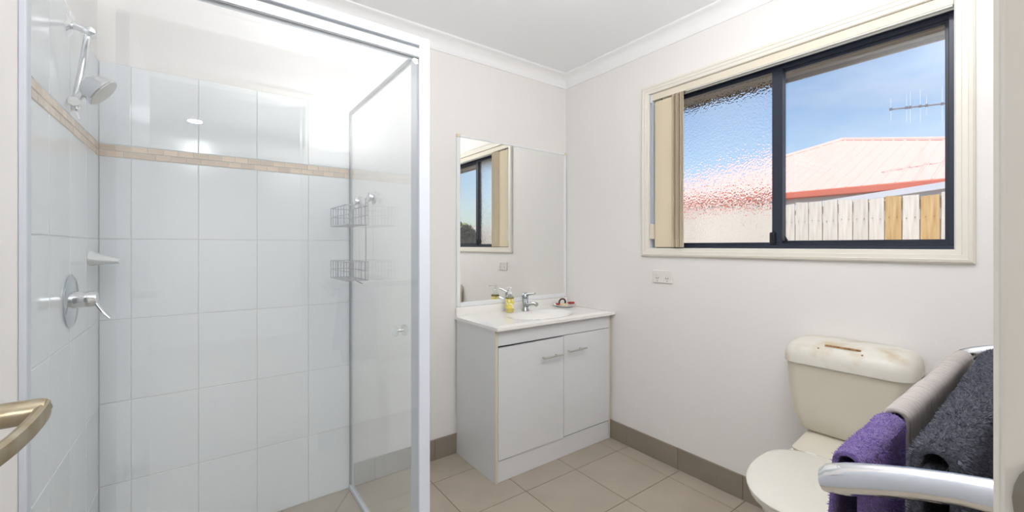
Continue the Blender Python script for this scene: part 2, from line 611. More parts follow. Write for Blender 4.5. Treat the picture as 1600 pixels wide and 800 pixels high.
# cove cornice
CP, CD = 0.068, 0.082
prof = [(0.0, CEIL - CD), (0.006, CEIL - CD), (0.009, CEIL - CD + 0.007)]
for k in range(0, 9):
    a = math.pi / 2 * k / 8
    prof.append((0.011 + (CP - 0.022) * (1 - math.cos(a)), CEIL - CD + 0.012 + (CD - 0.026) * math.sin(a)))
prof += [(CP - 0.004, CEIL - 0.009), (CP, CEIL - 0.008), (CP, CEIL), (0.0, CEIL)]
trims = [('trim_1', lambda d, t: ((XL + d) if t else -d, -d)), ('trim_2', lambda d, t: (-d, (YF + d) if t else -d)),
         ('trim_3', lambda d, t: ((XL + d), (YF + d) if t else -d)), ('trim_4', lambda d, t: ((XL + d) if t else -d, YF + d))]
for nm, fn in trims:
    m_ = MB()
    m_.loft([[Vector((*fn(d, t), z)) for d, z in prof] for t in (0, 1)])
    struct(m_.build(nm, M['cornice'], origin=(0, 0, 0), smooth=True))

# doorway: linings, architrave, open door leaf with its lever
tr = setting('trim_5')
MB().box((DOOR_B, -2.30, 0), (DOOR_B + 0.02, -2.156, 2.06), 0.002).build('jamb_lining', M['jamb'], tr)
MB().box((DOOR_A - 0.02, -2.30, 0), (DOOR_A, -2.156, 2.06), 0.002).build('jamb_lining', M['jamb'], tr)
MB().box((DOOR_A, -2.30, 2.04), (DOOR_B, -2.156, 2.06), 0.002).build('head_lining', M['jamb'], tr)
MB().box((DOOR_B + 0.006, YF, 0), (DOOR_B + 0.055, -2.1515, 2.10), 0.003).build('architrave', M['trim'], tr)
MB().box((XL, YF, 0), (DOOR_A - 0.006, -2.1515, 2.10), 0.003).build('architrave', M['trim'], tr)
MB().box((DOOR_A - 0.006, YF, 2.054), (DOOR_B + 0.006, -2.1515, 2.10), 0.003).build('architrave', M['trim'], tr)
MB().box((DOOR_B - 0.010, -2.285, 0), (DOOR_B, -2.222, 2.04), 0.002).build('door_stop', M['jamb'], tr)
# strike plate with a rounded lip
sp = MB()
pts = [(DOOR_B - 0.0005, -2.2165, 1.045 + 0.034)]
for k in range(0, 13):
    a = math.pi / 2 - math.pi * k / 12
    pts.append((DOOR_B - 0.0005, -2.187 + 0.0255 * math.cos(a), 1.033 + 0.036 * math.sin(a)))
pts.append((DOOR_B - 0.0005, -2.2165, 1.033 - 0.036))
pts[0] = (DOOR_B - 0.0005, -2.2165, 1.033 + 0.036)
sp.prism(pts, (-0.0022, 0, 0))
sp.build('strike_plate', M['steel'], tr)

dl = setting('door_1')
MB().box((DOOR_A - 0.036 + 0.03, -2.15, 0.012), (DOOR_A + 0.03, -1.455, 2.035), 0.002).build('door_leaf', M['alu_white'], dl)
DFX = DOOR_A + 0.03
LZ = 1.04
lv = MB()
lv.lathe([(0.026, 0), (0.026, 0.006), (0.022, 0.009), (0.0135, 0.0095), (0.0128, 0.062), (0.0115, 0.066)], (DFX, -1.516, LZ), (1, 0, 0), 24)
lever = lv.build('lever_handle', M['bronze'], dl, True)
bl = MB()
secs = []
for k in range(15):
    t = k / 14
    x = DFX + 0.0640 - 0.022 * t ** 2.6
    y = -1.509 - 0.150 * t
    ht = 0.0098 - 0.0018 * t
    th = 0.004
    z = LZ - 0.001 - 0.012 * t ** 0.8
    secs.append([(x - th, y, z - ht), (x, y, z - ht - 0.0015), (x + th, y, z - ht + 0.001), (x + th + 0.001, y, z),
                 (x + th, y, z + ht - 0.001), (x, y, z + ht + 0.0015), (x - th, y, z + ht), (x - th - 0.001, y, z)])
bl.loft(secs)
bl.build('lever_blade', M['bronze'], lever, True)
MB().lathe([(0.0052, 0), (0.0052, 0.0012), (0.004, 0.002)], (DFX + 0.0645, -1.5085, LZ + 0.001), (0.35, 0.94, 0), 14).build('end_screw', M['chrome'], lever)

# the bedroom behind the doorway (its far side shows only in reflections)
bw = MB()
bw.box((-4.2, -6.1, -0.1), (0.12, -6.0, 2.52)).box((-4.3, -6.0, -0.1), (-4.2, -2.30, 2.52)).box((0.02, -6.0, -0.1), (0.12, -2.30, 2.52))
bw.box((-4.3, -2.30, -0.1), (XL - 0.1, -2.25, 2.52))
struct(bw.build('wall_bedroom', M['bed_wall'], origin=(0, 0, 0)))
struct(MB().box((-4.3, -6.1, -0.1), (0.12, -2.30, -0.004)).build('floor_bedroom', M['carpet'], origin=(0, 0, 0)))
struct(MB().box((-4.3, -6.1, CEIL), (0.12, -2.30, CEIL + 0.1)).build('ceiling_bedroom', M['ceiling'], origin=(0, 0, 0)))

# ------------------------------------------------------------------ window
win = setting('window_1')


def arch(name, pts):
    """stepped cream architrave strip, mitred: pts = outer a, outer b, inner b, inner a in (y, z)"""
    m_ = MB()
    oa, ob, ib, ia = [Vector((0, *p)) for p in pts]
    pr = [(0.0, 0.0), (0.0, 0.010), (0.12, 0.016), (0.30, 0.018), (0.34, 0.015), (0.62, 0.015), (0.66, 0.012), (0.94, 0.011), (1.0, 0.007), (1.0, 0.0)]
    m_.loft([[oa.lerp(ia, s) + Vector((-h, 0, 0)) for s, h in pr], [ob.lerp(ib, s) + Vector((-h, 0, 0)) for s, h in pr]])
    return m_.build(name, M['trim'], win)


O = 0.049
arch('architrave', [(WY0 - O, WZ0 - O), (WY1 + O, WZ0 - O), (WY1, WZ0), (WY0, WZ0)])
arch('architrave', [(WY1 + O, WZ1 + O), (WY0 - O, WZ1 + O), (WY0, WZ1), (WY1, WZ1)])
arch('architrave', [(WY1 + O, WZ0 - O), (WY1 + O, WZ1 + O), (WY1, WZ1), (WY1, WZ0)])
arch('architrave', [(WY0 - O, WZ1 + O), (WY0 - O, WZ0 - O), (WY0, WZ0), (WY0, WZ1)])
# reveal
rv = MB()
rv.box((0.0, WY1 - 0.002, WZ0), (0.062, WY1 + 0.01, WZ1)).build('reveal', M['alu_white'], win)
MB().box((0.0, WY0 - 0.01, WZ0), (0.062, WY0 + 0.002, WZ1)).build('reveal', M['alu_white'], win)
# aluminium frame
FX0, FX1 = 0.062, 0.125
fr = MB().box((FX0, WY0, WZ0), (FX1, WY1, 1.222), 0.0015).box((FX0 + 0.014, WY0, 1.222), (FX1, WY1, 1.232), 0.001)
fr.build('frame_sill', M['frame_dark'], win)
fr = MB().box((FX0, WY0, 2.062), (FX1, WY1, WZ1), 0.0015).box((FX0 + 0.018, WY0, 2.045), (FX1, WY1, 2.062), 0.001)
fr.build('frame_head', M['frame_dark'], win)
for y0, y1 in ((WY0, WY0 + 0.024), (WY1 - 0.022, WY1)):
    MB().box((FX0, y0, 1.222), (FX1, y1, 2.062), 0.0015).build('frame_jamb', M['frame_dark'], win)


def sash(x, y0, y1, z0, z1, w0, w1, glass, gname):
    s = MB()
    t = 0.010
    s.box((x - t, y0, z0), (x + t, y0 + w0, z1), 0.001).box((x - t, y1 - w1, z0), (x + t, y1, z1), 0.001)
    s.box((x - t, y0 + w0, z0), (x + t, y1 - w1, z0 + 0.012), 0.001).box((x - t, y0 + w0, z1 - 0.014), (x + t, y1 - w1, z1), 0.001)
    so = s.build('sash', M['frame_dark'], win)
    MB().box((x - 0.002, y0 + w0 - 0.003, z0 + 0.009), (x + 0.002, y1 - w1 + 0.003, z1 - 0.011)).build(gname, glass, so)
    return so


sl = sash(0.088, -1.366, WY1 - 0.02, 1.224, 2.055, 0.044, 0.022, M['obscure'], 'frosted_pane')
sf = sash(0.111, WY0 + 0.022, -1.325, 1.232, 2.048, 0.016, 0.040, M['window_glass'], 'clear_pane')
MB().box((0.061, -1.340, 1.222), (0.080, -1.316, 1.284), 0.006, 3).build('latch', M['black_plastic'], sl, True)
pn = MB()
for y, z in ((-1.372, 1.236),):
    pn.prism([(0.098, y, z - 0.004), (0.098, y - 0.018, z - 0.004), (0.098, y, z + 0.030)], (-0.01, 0, 0))
pn.build('corner_block', M['black_plastic'], sf)

# vertical blind, drawn to the left
vb = thing('vertical_blind', 'beige vertical blind drawn back to the left end of the window', 'blind', (0.01, -1.32, 2.06))
MB().box((0.000, WY0 + 0.003, 2.058), (0.040, WY1 - 0.004, 2.0955), 0.002).build('headrail', M['blind_rail'], vb)
MB().box((0.002, WY0 + 0.006, 2.0525), (0.010, -0.93, 2.058), 0.001).box((0.030, WY0 + 0.006, 2.0525), (0.038, WY1 - 0.02, 2.058), 0.001).build('rail_lip', M['rail_silver'], vb)
MB().box((-0.002, WY1 - 0.018, 2.050), (0.042, WY1 - 0.003, 2.0965), 0.003).build('end_cap', M['alu_white'], vb)


def vane(y, ang, w, x=0.022):
    m_ = MB()
    n = 8
    dx, dy = math.sin(ang), math.cos(ang)
    rings = []
    for z in (1.212, 1.252, 1.253, 2.046):
        ring = []
        for sgn in (1, -1):
            for k in (range(n + 1) if sgn > 0 else range(n, -1, -1)):
                s = (k / n - 0.5) * w
                cv = 0.006 * (1 - (2 * k / n - 1) ** 2)
                th = (0.0012 if z < 1.2525 else 0.0006) * sgn
                ring.append((x + s * dx + (cv + th) * -dy, y + s * dy + (cv + th) * dx, z))
        rings.append(ring)
    m_.loft(rings)
    return m_.build('vane', M['vane'], vb, True)


vane(-0.790, 0.06, 0.120, 0.006)
for k in range(8):
    vane(-0.852 - 0.0088 * k, 1.02 + 0.06 * math.sin(k * 2.1), 0.062, 0.0)
for k in range(8):
    MB().tube([(0.012, -0.852 - 0.0088 * k, 2.045), (0.012, -0.852 - 0.0088 * k, 2.060)], 0.002, 6).build('vane_hanger', M['black_plastic'], vb)
MB().tube([(0.012, -0.775, 2.044), (0.012, -0.775, 2.060)], 0.003, 6).build('vane_hanger', M['black_plastic'], vb)
ch = MB()
ch.tube([(0.004, -0.716, 2.06), (0.004, -0.716, 1.27)], 0.0022, 6).tube([(0.018, -0.716, 2.06), (0.018, -0.716, 1.27)], 0.0022, 6)
ch.build('control_chain', M['alu_white'], vb)
MB().box((-0.006, -0.726, 1.258), (0.026, -0.704, 1.346), 0.003).build('chain_weight', M['blind_rail'], vb)

# power outlet
po = thing('power_outlet', 'white double power outlet on the wall below the window', 'power outlet', (-0.005, -0.79, 1.046))
MB().box((-0.009, -0.853, 1.010), (0.0, -0.727, 1.081), 0.003, 2).build('wall_plate', M['outlet'], po)
for y in (-0.758, -0.820):
    MB().box((-0.013, y - 0.007, 1.055), (-0.009, y + 0.007, 1.072), 0.0015).build('switch', M['outlet'], po)
    s = MB()
    s.prism([(-0.0094, y - 0.010, 1.040), (-0.0094, y - 0.007, 1.042), (-0.0094, y - 0.002, 1.033), (-0.0094, y - 0.005, 1.031)], (0.002, 0, 0))
    s.prism([(-0.0094, y + 0.010, 1.040), (-0.0094, y + 0.007, 1.042), (-0.0094, y + 0.002, 1.033), (-0.0094, y + 0.005, 1.031)], (0.002, 0, 0))
    s.box((-0.0094, y - 0.0013, 1.017), (-0.0074, y + 0.0013, 1.027))
    s.build('socket_slots', M['slot'], po)

# ------------------------------------------------------------------ mirror and vanity
mi = thing('wall_mirror', 'large rectangular wall mirror with thin white edge strips above the vanity', 'mirror', (-0.445, 0, 0.857))
MX0, MX1, MZ0, MZ1 = -0.890, -0.004, 0.857, 1.877
MB().box((MX0 + 0.006, -0.006, MZ0 + 0.004), (MX1 - 0.004, -0.001, MZ1 - 0.004)).build('mirror_glass', M['mirror'], mi)
MB().box((MX0, -0.011, MZ0), (MX0 + 0.024, -0.0005, MZ1), 0.002).build('side_strip', M['mirror_frame'], mi)
MB().box((MX1 - 0.016, -0.011, MZ0), (MX1, -0.0005, MZ1), 0.002).build('side_strip', M['mirror_frame'], mi)
MB().box((MX0 + 0.024, -0.010, MZ1 - 0.012), (MX1 - 0.016, -0.0005, MZ1), 0.002).build('top_strip', M['mirror_frame'], mi)
MB().box((MX0 + 0.024, -0.012, MZ0), (MX1 - 0.016, -0.0005, MZ0 + 0.026), 0.002).build('bottom_strip', M['mirror_frame'], mi)
MB().box((MX0 - 0.002, -0.014, MZ1 - 0.014), (MX0 + 0.024, -0.0105, MZ1 + 0.004), 0.001).build('corner_clip', M['clip'], mi)
MB().box((MX1 - 0.020, -0.014, MZ1 - 0.014), (MX1, -0.0105, MZ1 + 0.003), 0.001).build('corner_clip', M['clip'], mi)

VX0, VX1, VF = -0.892, -0.012, -0.418
va = thing('vanity_cabinet', 'white two-door vanity cabinet in the corner under the mirror', 'cabinet', (-0.45, -0.21, 0))
MB().box((VX0, VF + 0.003, 0.0005), (VX0 + 0.016, -0.011, 0.785)).build('side_panel', M['melamine'], va)
MB().box((VX1 - 0.016, VF + 0.003, 0.0005), (VX1, -0.011, 0.785)).build('side_panel', M['melamine'], va)
MB().box((VX0 + 0.0002, VF + 0.001, 0.0005), (VX0 + 0.0158, VF + 0.003, 0.785)).build('edge_band', M['edge_band'], va)
MB().box((VX1 - 0.0158, VF + 0.001, 0.0005), (VX1 - 0.0002, VF + 0.003, 0.785)).build('edge_band', M['edge_band'], va)
MB().box((VX0 + 0.016, VF + 0.030, 0.10), (VX1 - 0.016, VF + 0.034, 0.78)).build('gap_shade_sheet', M['dark_gap'], va)  # added dark sheet behind the doors, painted as the shade in their gaps
MB().box((VX0 + 0.0165, VF, 0.7035), (VX1 - 0.0165, VF + 0.018, 0.785), 0.001).build('top_rail', M['melamine'], va)
MB().box((VX0 + 0.0165, VF + 0.004, 0.0005), (VX1 - 0.0165, VF + 0.02, 0.112), 0.001).build('kickboard', M['melamine'], va)


def vdoor(x0, x1, z0, z1, tilt, hx0, hx1, hz):
    d = MB()
    pts = [(x0, VF - 0.002, z0), (x1, VF - 0.002, z0 - tilt), (x1, VF - 0.002, z1), (x0, VF - 0.002, z1 - tilt)]
    d.prism(pts, (0, 0.018, 0))
    do = d.build('door', M['melamine'], va)
    h = MB()
    h.tube([(hx0, VF - 0.032, hz), (hx1, VF - 0.032, hz + 0.002)], 0.0052, 12)
    for q in (hx0 + 0.016, hx1 - 0.03):
        h.tube([(q, VF - 0.032, hz), (q, VF - 0.002, hz)], 0.0042, 10)
    h.build('handle', M['satin'], do, True)


vdoor(VX0 + 0.017, -0.4205, 0.1165, 0.6965, 0.004, -0.592, -0.450, 0.602)
vdoor(-0.4175, VX1 - 0.017, 0.1190, 0.7000, -0.0005, -0.400, -0.258, 0.612)

MB().box((VX0 + 0.0165, VF + 0.0162, 0.1125), (VX1 - 0.0165, VF + 0.0285, 0.16)).build('bottom_panel', M['melamine'], va)

# vanity top with moulded bowl
vt = thing('washbasin', 'glossy white vanity top with moulded basin and upstand on the cabinet', 'basin', (-0.45, -0.22, 0.786))
TX0, TX1, TY0, TZ = -0.899, -0.002, -0.447, 0.807
t = MB()
nx_, ny_ = 46, 26
gx = [TX0 + (TX1 - TX0) * i / nx_ for i in range(nx_ + 1)]
gy = [TY0 + (-0.001 - TY0) * j / ny_ for j in range(ny_ + 1)]


def topz(x, y):
    d = math.hypot((x + 0.45) / 0.235, (y + 0.262) / 0.140)
    z = TZ
    if d < 1:
        z -= 0.100 * (1 - d * d) ** 1.6
    e = min(x - TX0, TX1 - x, y - TY0)
    if e < 0.004:
        z -= 0.005
    elif 0.012 < e < 0.03 and d > 1:
        z -= 0.0025
    return z


grid = [[t.bm.verts.new((x, y, topz(x, y))) for y in gy] for x in gx]
for i in range(nx_):
    for j in range(ny_):
        t.bm.faces.new((grid[i][j], grid[i + 1][j], grid[i + 1][j + 1], grid[i][j + 1]))
edge = [grid[i][0] for i in range(nx_ + 1)] + [grid[nx_][j] for j in range(1, ny_ + 1)] + [grid[i][ny_] for i in range(nx_ - 1, -1, -1)] + [grid[0][j] for j in range(ny_ - 1, 0, -1)]
low = [t.bm.verts.new((v.co.x, v.co.y, 0.786)) for v in edge]
for i in range(len(edge)):
    j = (i + 1) % len(edge)
    t.bm.faces.new((edge[j], edge[i], low[i], low[j]))
t.build('basin_top', M['basin'], vt, True)
MB().box((TX0 + 0.001, -0.022, TZ - 0.004), (TX1 - 0.001, -0.001, 0.8565), 0.005, 2).build('upstand', M['basin'], vt, True)
MB().lathe([(0.021, 0), (0.021, 0.003), (0.016, 0.004)], (-0.45, -0.262, TZ - 0.1005), (0, 0, 1), 18).build('waste', M['chrome'], vt, True)

# basin mixer
tp = thing('basin_mixer', 'chrome lever basin mixer tap at the back of the vanity top', 'tap', (-0.447, -0.098, TZ + 0.0005))
tb = MB().lathe([(0.024, 0), (0.024, 0.006), (0.0195, 0.012), (0.019, 0.07), (0.0205, 0.075), (0.0205, 0.082)], (-0.447, -0.098, TZ + 0.0005), (0, 0, 1), 24)
tb.build('tap_body', M['plate_chrome'], tp, True)
MB().tube([(-0.447, -0.110, TZ + 0.038), (-0.447, -0.150, TZ + 0.050), (-0.447, -0.192, TZ + 0.056), (-0.447, -0.212, TZ + 0.052)], [0.013, 0.0125, 0.0125, 0.0135], 14).build('spout', M['plate_chrome'], tp, True)
lvr = MB().lathe([(0.0205, 0), (0.021, 0.012), (0.017, 0.026), (0.009, 0.032)], (-0.447, -0.098, TZ + 0.084), (0, 0.1, 1), 20)
lvr.tube([(-0.447, -0.105, TZ + 0.103), (-0.447, -0.150, TZ + 0.112), (-0.447, -0.196, TZ + 0.120)], [0.0085, 0.0065, 0.0055], 10)
lvr.build('lever', M['plate_chrome'], tp, True)

# soap pump
so = thing('soap_dispenser', 'clear pump bottle of yellow hand soap left of the basin tap', 'soap bottle', (-0.560, -0.086, TZ))
MB().lathe([(0.024, 0), (0.0265, 0.003), (0.0265, 0.085), (0.022, 0.100), (0.012, 0.110), (0.012, 0.116)], (-0.560, -0.086, TZ + 0.0005), (0, 0, 1), 24).build('bottle', M['clear_plastic'], so, True)
MB().lathe([(0.0245, 0), (0.0245, 0.022)], (-0.560, -0.086, TZ + 0.003), (0, 0, 1), 22).build('liquid_soap', M['soap_yellow'], so, True)
MB().lathe([(0.0268, 0), (0.0268, 0.062)], (-0.560, -0.086, TZ + 0.026), (0, 0, 1), 24, False).build('label', M['label_yellow'], so, True)
MB().lathe([(0.0271, 0), (0.0271, 0.007)], (-0.560, -0.086, TZ + 0.086), (0, 0, 1), 24, False).build('label_band', M['label_green'], so, True)
pm = MB().lathe([(0.0145, 0), (0.0145, 0.014), (0.006, 0.016), (0.005, 0.034), (0.012, 0.036), (0.012, 0.044)], (-0.560, -0.086, TZ + 0.114), (0, 0, 1), 18)
pm.tube([(-0.560, -0.086, TZ + 0.154), (-0.585, -0.098, TZ + 0.156), (-0.598, -0.104, TZ + 0.150)], 0.0045, 8)
pm.build('pump', M['white_ceramic'], so, True)

# dish with nail brush and soaps
DC = Vector((-0.112, -0.108, TZ))
tag(MB().lathe([(0.045, 0), (0.05, 0.002), (0.076, 0.012), (0.078, 0.015), (0.074, 0.015), (0.046, 0.005), (0.001, 0.004)], DC + Vector((0, 0, 0.0004)), (0, 0, 1), 28).build('soap_saucer', M['white_ceramic'], None, True),
    'small white saucer of soaps in the right back corner of the vanity top', 'dish')
nb = thing('nail_brush', 'nail brush with a dark brown arched handle standing on the saucer', 'brush', DC + Vector((-0.02, 0.005, 0.016)))
cx, cy, cz = DC + Vector((-0.016, 0.008, 0.018))
MB().box((cx - 0.036, cy - 0.012, cz - 0.008), (cx + 0.036, cy + 0.012, cz + 0.003), 0.003, 2).build('brush_block', M['cream_soap'], nb, True)
hp = [(cx - 0.027, cy, cz), (cx - 0.028, cy, cz + 0.018)] + [(cx - 0.022 * math.cos(math.pi * k / 8) - 0.0, cy, cz + 0.024 + 0.010 * math.sin(math.pi * k / 8)) for k in range(1, 8)] + [(cx + 0.028, cy, cz + 0.018), (cx + 0.027, cy, cz)]
MB().tube(hp, 0.0058, 10).build('arched_handle', M['brown'], nb, True)
tag(MB().box((DC.x + 0.024, DC.y - 0.030, DC.z + 0.0165), (DC.x + 0.066, DC.y + 0.000, DC.z + 0.030), 0.005, 2).build('soap_bar', M['red'], None, True),
    'red bar of soap on the saucer beside the brush', 'soap', 'soap bars on the saucer')
tag(MB().box((DC.x - 0.058, DC.y - 0.046, DC.z + 0.0125), (DC.x - 0.010, DC.y - 0.020, DC.z + 0.022), 0.004, 2).build('soap_bar', M['cream_soap'], None, True),
    'pale yellow bar of soap at the front of the saucer', 'soap', 'soap bars on the saucer')
tag(MB().box((DC.x - 0.068, DC.y - 0.012, DC.z + 0.0165), (DC.x - 0.055, DC.y + 0.020, DC.z + 0.027), 0.004, 2).build('soap_bar', M['red'], None, True),
    'small red soap sliver at the left edge of the saucer', 'soap', 'soap bars on the saucer')

# ------------------------------------------------------------------ shower screen
SX, SY = -1.495, -0.845
sc = thing('shower_screen', 'white framed glass shower screen with clear front panel and hinged return door', 'shower screen', (-1.95, -0.42, 0))
MB().box((-1.497, SY, 0.0005), (-1.457, -0.773, 1.937), 0.002).build('corner_post', M['alu_white'], sc)
hd = MB()
hd.box((XL + 0.001, SY - 0.006, 1.905), (-1.4975, -0.800, 1.934), 0.0015).box((XL + 0.001, SY, 1.868), (-1.4975, -0.806, 1.896), 0.001)
hd.build('header_rail', M['alu_white'], sc)
MB().box((XL + 0.001, SY + 0.006, 1.896), (-1.4975, -0.81, 1.905)).build('groove_shade', M['alu_grey'], sc)  # recess under the upper lip, its shade put into the grey colour
MB().box((XL + 0.012, SY + 0.003, 1.8645), (-1.4975, -0.826, 1.868)).build('glazing_seal', M['alu_grey'], sc)
MB().box((XL + 0.0005, SY, 0.0005), (XL + 0.0115, -0.807, 1.864), 0.001).build('wall_channel', M['alu_white'], sc)
MB().box((XL + 0.012, SY, 0.0005), (-1.4975, -0.81, 0.045), 0.002).build('bottom_rail', M['alu_white'], sc)
MB().box((XL + 0.010, -0.838, 0.043), (-1.4965, -0.832, 1.8665)).build('front_glass', M['shower_glass'], sc)
MB().box((SX - 0.007, -0.772, 1.876), (SX + 0.007, -0.006, 1.892), 0.001).build('top_rail', M['alu_grey'], sc)
MB().box((SX - 0.009, -0.772, 0.0005), (SX + 0.009, -0.006, 0.020), 0.002).build('sill_rail', M['alu_white'], sc)
MB().box((SX - 0.005, -0.020, 0.021), (SX + 0.005, -0.005, 1.876), 0.001).build('back_channel', M['alu_grey'], sc)
dg = MB().box((SX - 0.003, -0.772, 0.021), (SX + 0.003, -0.018, 1.877)).build('door_glass', M['door_glass'], sc)
kb = MB()
for s in (1, -1):
    kb.lathe([(0.006, 0.003), (0.006, 0.012), (0.020, 0.012), (0.0225, 0.020), (0.016, 0.026)], (SX, -0.665, 0.900), (s, 0, 0), 18)
kb.build('knob', M['clear_plastic'], dg, True)
MB().lathe([(0.006, -0.012), (0.006, 0.012)], (SX, -0.665, 0.900), (1, 0, 0), 12).build('knob_pin', M['chrome'], dg, True)

# shower head on its arm
sh = thing('overhead_shower', 'chrome swivel shower head on a jointed arm high on the shower wall', 'shower head', (XL + TT, -0.455, 1.858))
MB().lathe([(0.034, 0), (0.034, 0.004), (0.020, 0.013), (0.013, 0.015)], (XL + 0.0005, -0.455, 1.858), (1, 0, 0), 26).build('wall_flange', M['chrome'], sh, True)
MB().tube([(XL + 0.005, -0.455, 1.858), (XL + 0.022, -0.455, 1.858), (XL + 0.047, -0.455, 1.852)], [0.0115, 0.0115, 0.010], 14).build('wall_arm', M['chrome'], sh, True)
MB().lathe([(0.003, -0.016), (0.013, -0.014), (0.0135, 0.012), (0.010, 0.016)], (-2.362, -0.455, 1.849), (0, 1, 0.0), 18).build('upper_joint', M['chrome'], sh, True)
MB().tube([(-2.366, -0.455, 1.846), (-2.392, -0.455, 1.645)], 0.0085, 14).build('drop_arm', M['chrome'], sh, True)
MB().lathe([(0.004, -0.016), (0.013, -0.014), (0.0135, 0.012), (0.008, 0.016)], (-2.394, -0.455, 1.637), (0, 1, 0), 18).build('lower_joint', M['white_ceramic'], sh, True)
kn = MB().lathe([(0.010, 0), (0.011, 0.012), (0.005, 0.016)], (-2.393, -0.457, 1.626), (0.1, -0.1, -1), 14)
kn.tube([(-2.391, -0.458, 1.614), (-2.384, -0.462, 1.588)], 0.0025, 8)
kn.build('wing_knob', M['chrome'], sh, True)
nrm = Vector((0.806, -0.03, -0.62)).normalized()
fc = Vector((-2.334, -0.462, 1.676))
hb = MB()
hb.lathe([(0.012, -0.046), (0.026, -0.043), (0.035, -0.036), (0.041, -0.024), (0.043, -0.012), (0.0475, -0.006), (0.048, 0.0), (0.045, 0.003)], fc, nrm, 30)
hb.tube([(-2.392, -0.456, 1.640), fc - nrm * 0.040 + Vector((0, 0, -0.008))], 0.0095, 12)
hb.build('rose', M['chrome'], sh, True)
MB().lathe([(0.044, 0.0025), (0.044, 0.0042), (0.038, 0.0048)], fc, nrm, 30).build('spray_face', M['satin'], sh, True)

# shower mixer
sm = thing('shower_mixer', 'chrome shower mixer with round wall plate and lever on the tiled wall', 'tap', (XL + TT, -0.43, 1.06))
MB().lathe([(0.079, 0), (0.079, 0.003), (0.072, 0.007), (0.03, 0.009)], (XL + TT + 0.0005, -0.43, 1.057), (1, 0, 0), 36).build('wall_plate', M['plate_chrome'], sm, True)
MB().lathe([(0.026, 0.006), (0.0235, 0.03), (0.0235, 0.050), (0.021, 0.058), (0.010, 0.061)], (XL + TT, -0.43, 1.060), (1, 0, 0), 26).build('mixer_body', M['chrome'], sm, True)
ml = MB()
secs = []
for k in range(8):
    tq = k / 7
    c = Vector((XL + 0.054 + 0.038 * tq, -0.43 - 0.012 * tq, 1.064 - 0.062 * tq - 0.006 * math.sin(tq * 3)))
    w, h = 0.017 - 0.006 * tq, 0.010 - 0.004 * tq
    secs.append([c + Vector((0.55 * h * math.sin(a), w * math.cos(a), 0.8 * h * math.sin(a))) for a in (2 * math.pi * q / 12 for q in range(12))])
ml.loft(secs)
ml.build('lever', M['chrome'], sm, True)

# ceramic soap holder
sd = MB()
secs = []
for k in range(9):
    d = k / 8
    hw = 0.070 * math.cos(d * 1.05) ** 0.6
    zt = 1.205 - 0.030 * d ** 0.7
    zb = 1.150 + 0.006 * d
    xx = XL + TT + 0.0005 + 0.075 * d
    secs.append([(xx, -0.135 + hw * math.cos(a), (zt + zb) / 2 + (zt - zb) / 2 * math.sin(a)) for a in (2 * math.pi * q / 20 for q in range(20))])
sd.loft(secs)
tag(sd.build('soap_holder', M['white_ceramic'], None, True), 'white ceramic soap holder on the tiles above the shower mixer', 'soap holder')

# wire caddy on the return glass
ca = thing('shower_caddy', 'two-tier wire shower caddy hung by suction hooks on the return glass', 'shower caddy', (-1.545, -0.22, 1.07))
ax0, ax1, ay0, ay1 = -1.604, -1.514, -0.075, -0.345
WR = 0.0019


def basket(z0, z1, lip):
    b = MB()
    for z in (z0, (z0 + z1) / 2, z1):
        b.tube([(ax0, ay0, z), (ax0, ay1, z), (ax1, ay1, z), (ax1, ay0, z), (ax0, ay0, z)], WR if z == (z0 + z1) / 2 else WR * 1.4, 6)
    for k in range(7):
        y = ay0 + (ay1 - ay0) * k / 6
        b.tube([(ax0, y, z1), (ax0, y, z0), (ax1, y, z0), (ax1, y, z1)], WR, 6)
    for k in range(1, 3):
        x = ax0 + (ax1 - ax0) * k / 3
        b.tube([(x, ay0, z1), (x, ay0, z0), (x, ay1, z0), (x, ay1, z1)], WR, 6)
    if lip:
        b.tube([(ax0 + 0.04, ay1, z0), (ax0 + 0.045, ay1 - 0.06, z0 - 0.008), (ax0 + 0.04, ay1 - 0.085, z0 - 0.006)], WR * 1.4, 6)
    return b.build('basket', M['wire'], ca)


basket(1.312, 1.395, False)
basket(1.070, 1.150, True)
for y in (-0.110, -0.315):
    MB().tube([(ax1, y, 1.07), (ax1, y, 1.43)], WR * 1.3, 6).build('back_rod', M['wire'], ca)
for y in (-0.175, -0.380):
    hk = MB().lathe([(0.030, 0.0), (0.028, 0.004), (0.016, 0.010), (0.015, 0.018), (0.021, 0.020), (0.021, 0.026), (0.010, 0.030)], (SX - 0.0035, y, 1.428), (-1, 0, 0), 20)
    hk.tube([(SX - 0.028, y, 1.425), (SX - 0.034, y, 1.408), (SX - 0.022, y + 0.02, 1.400)], 0.003, 8)
    hk.build('suction_hook', M['chrome'], ca, True)

# ------------------------------------------------------------------ toilet
TYC = -1.662
to = thing('toilet', 'cream toilet with stained cistern lid standing against the window wall', 'toilet', (-0.36, TYC, 0))


def rrect(x0, x1, hw, z, r, bulge=0.0, n=7):
    """rounded plan section between x0 (wall side) and x1 (front)"""
    pts = []
    for cxx, cyy, a0 in ((x0 - 0.02, TYC + hw - 0.02, 0), (x1 + r, TYC + hw - r, math.pi / 2), (x1 + r, TYC - hw + r, math.pi), (x0 - 0.02, TYC - hw + 0.02, 1.5 * math.pi)):
        rr = 0.02 if cxx == x0 - 0.02 else r
        for k in range(n):
            a = a0 + math.pi / 2 * k / (n - 1)
            x, y = cxx + rr * math.cos(a), cyy + rr * math.sin(a)
            if bulge and x < (x0 + x1) / 2:
                x -= bulge * (1 - ((y - TYC) / hw) ** 2)
            pts.append((x, y, z))
    return pts


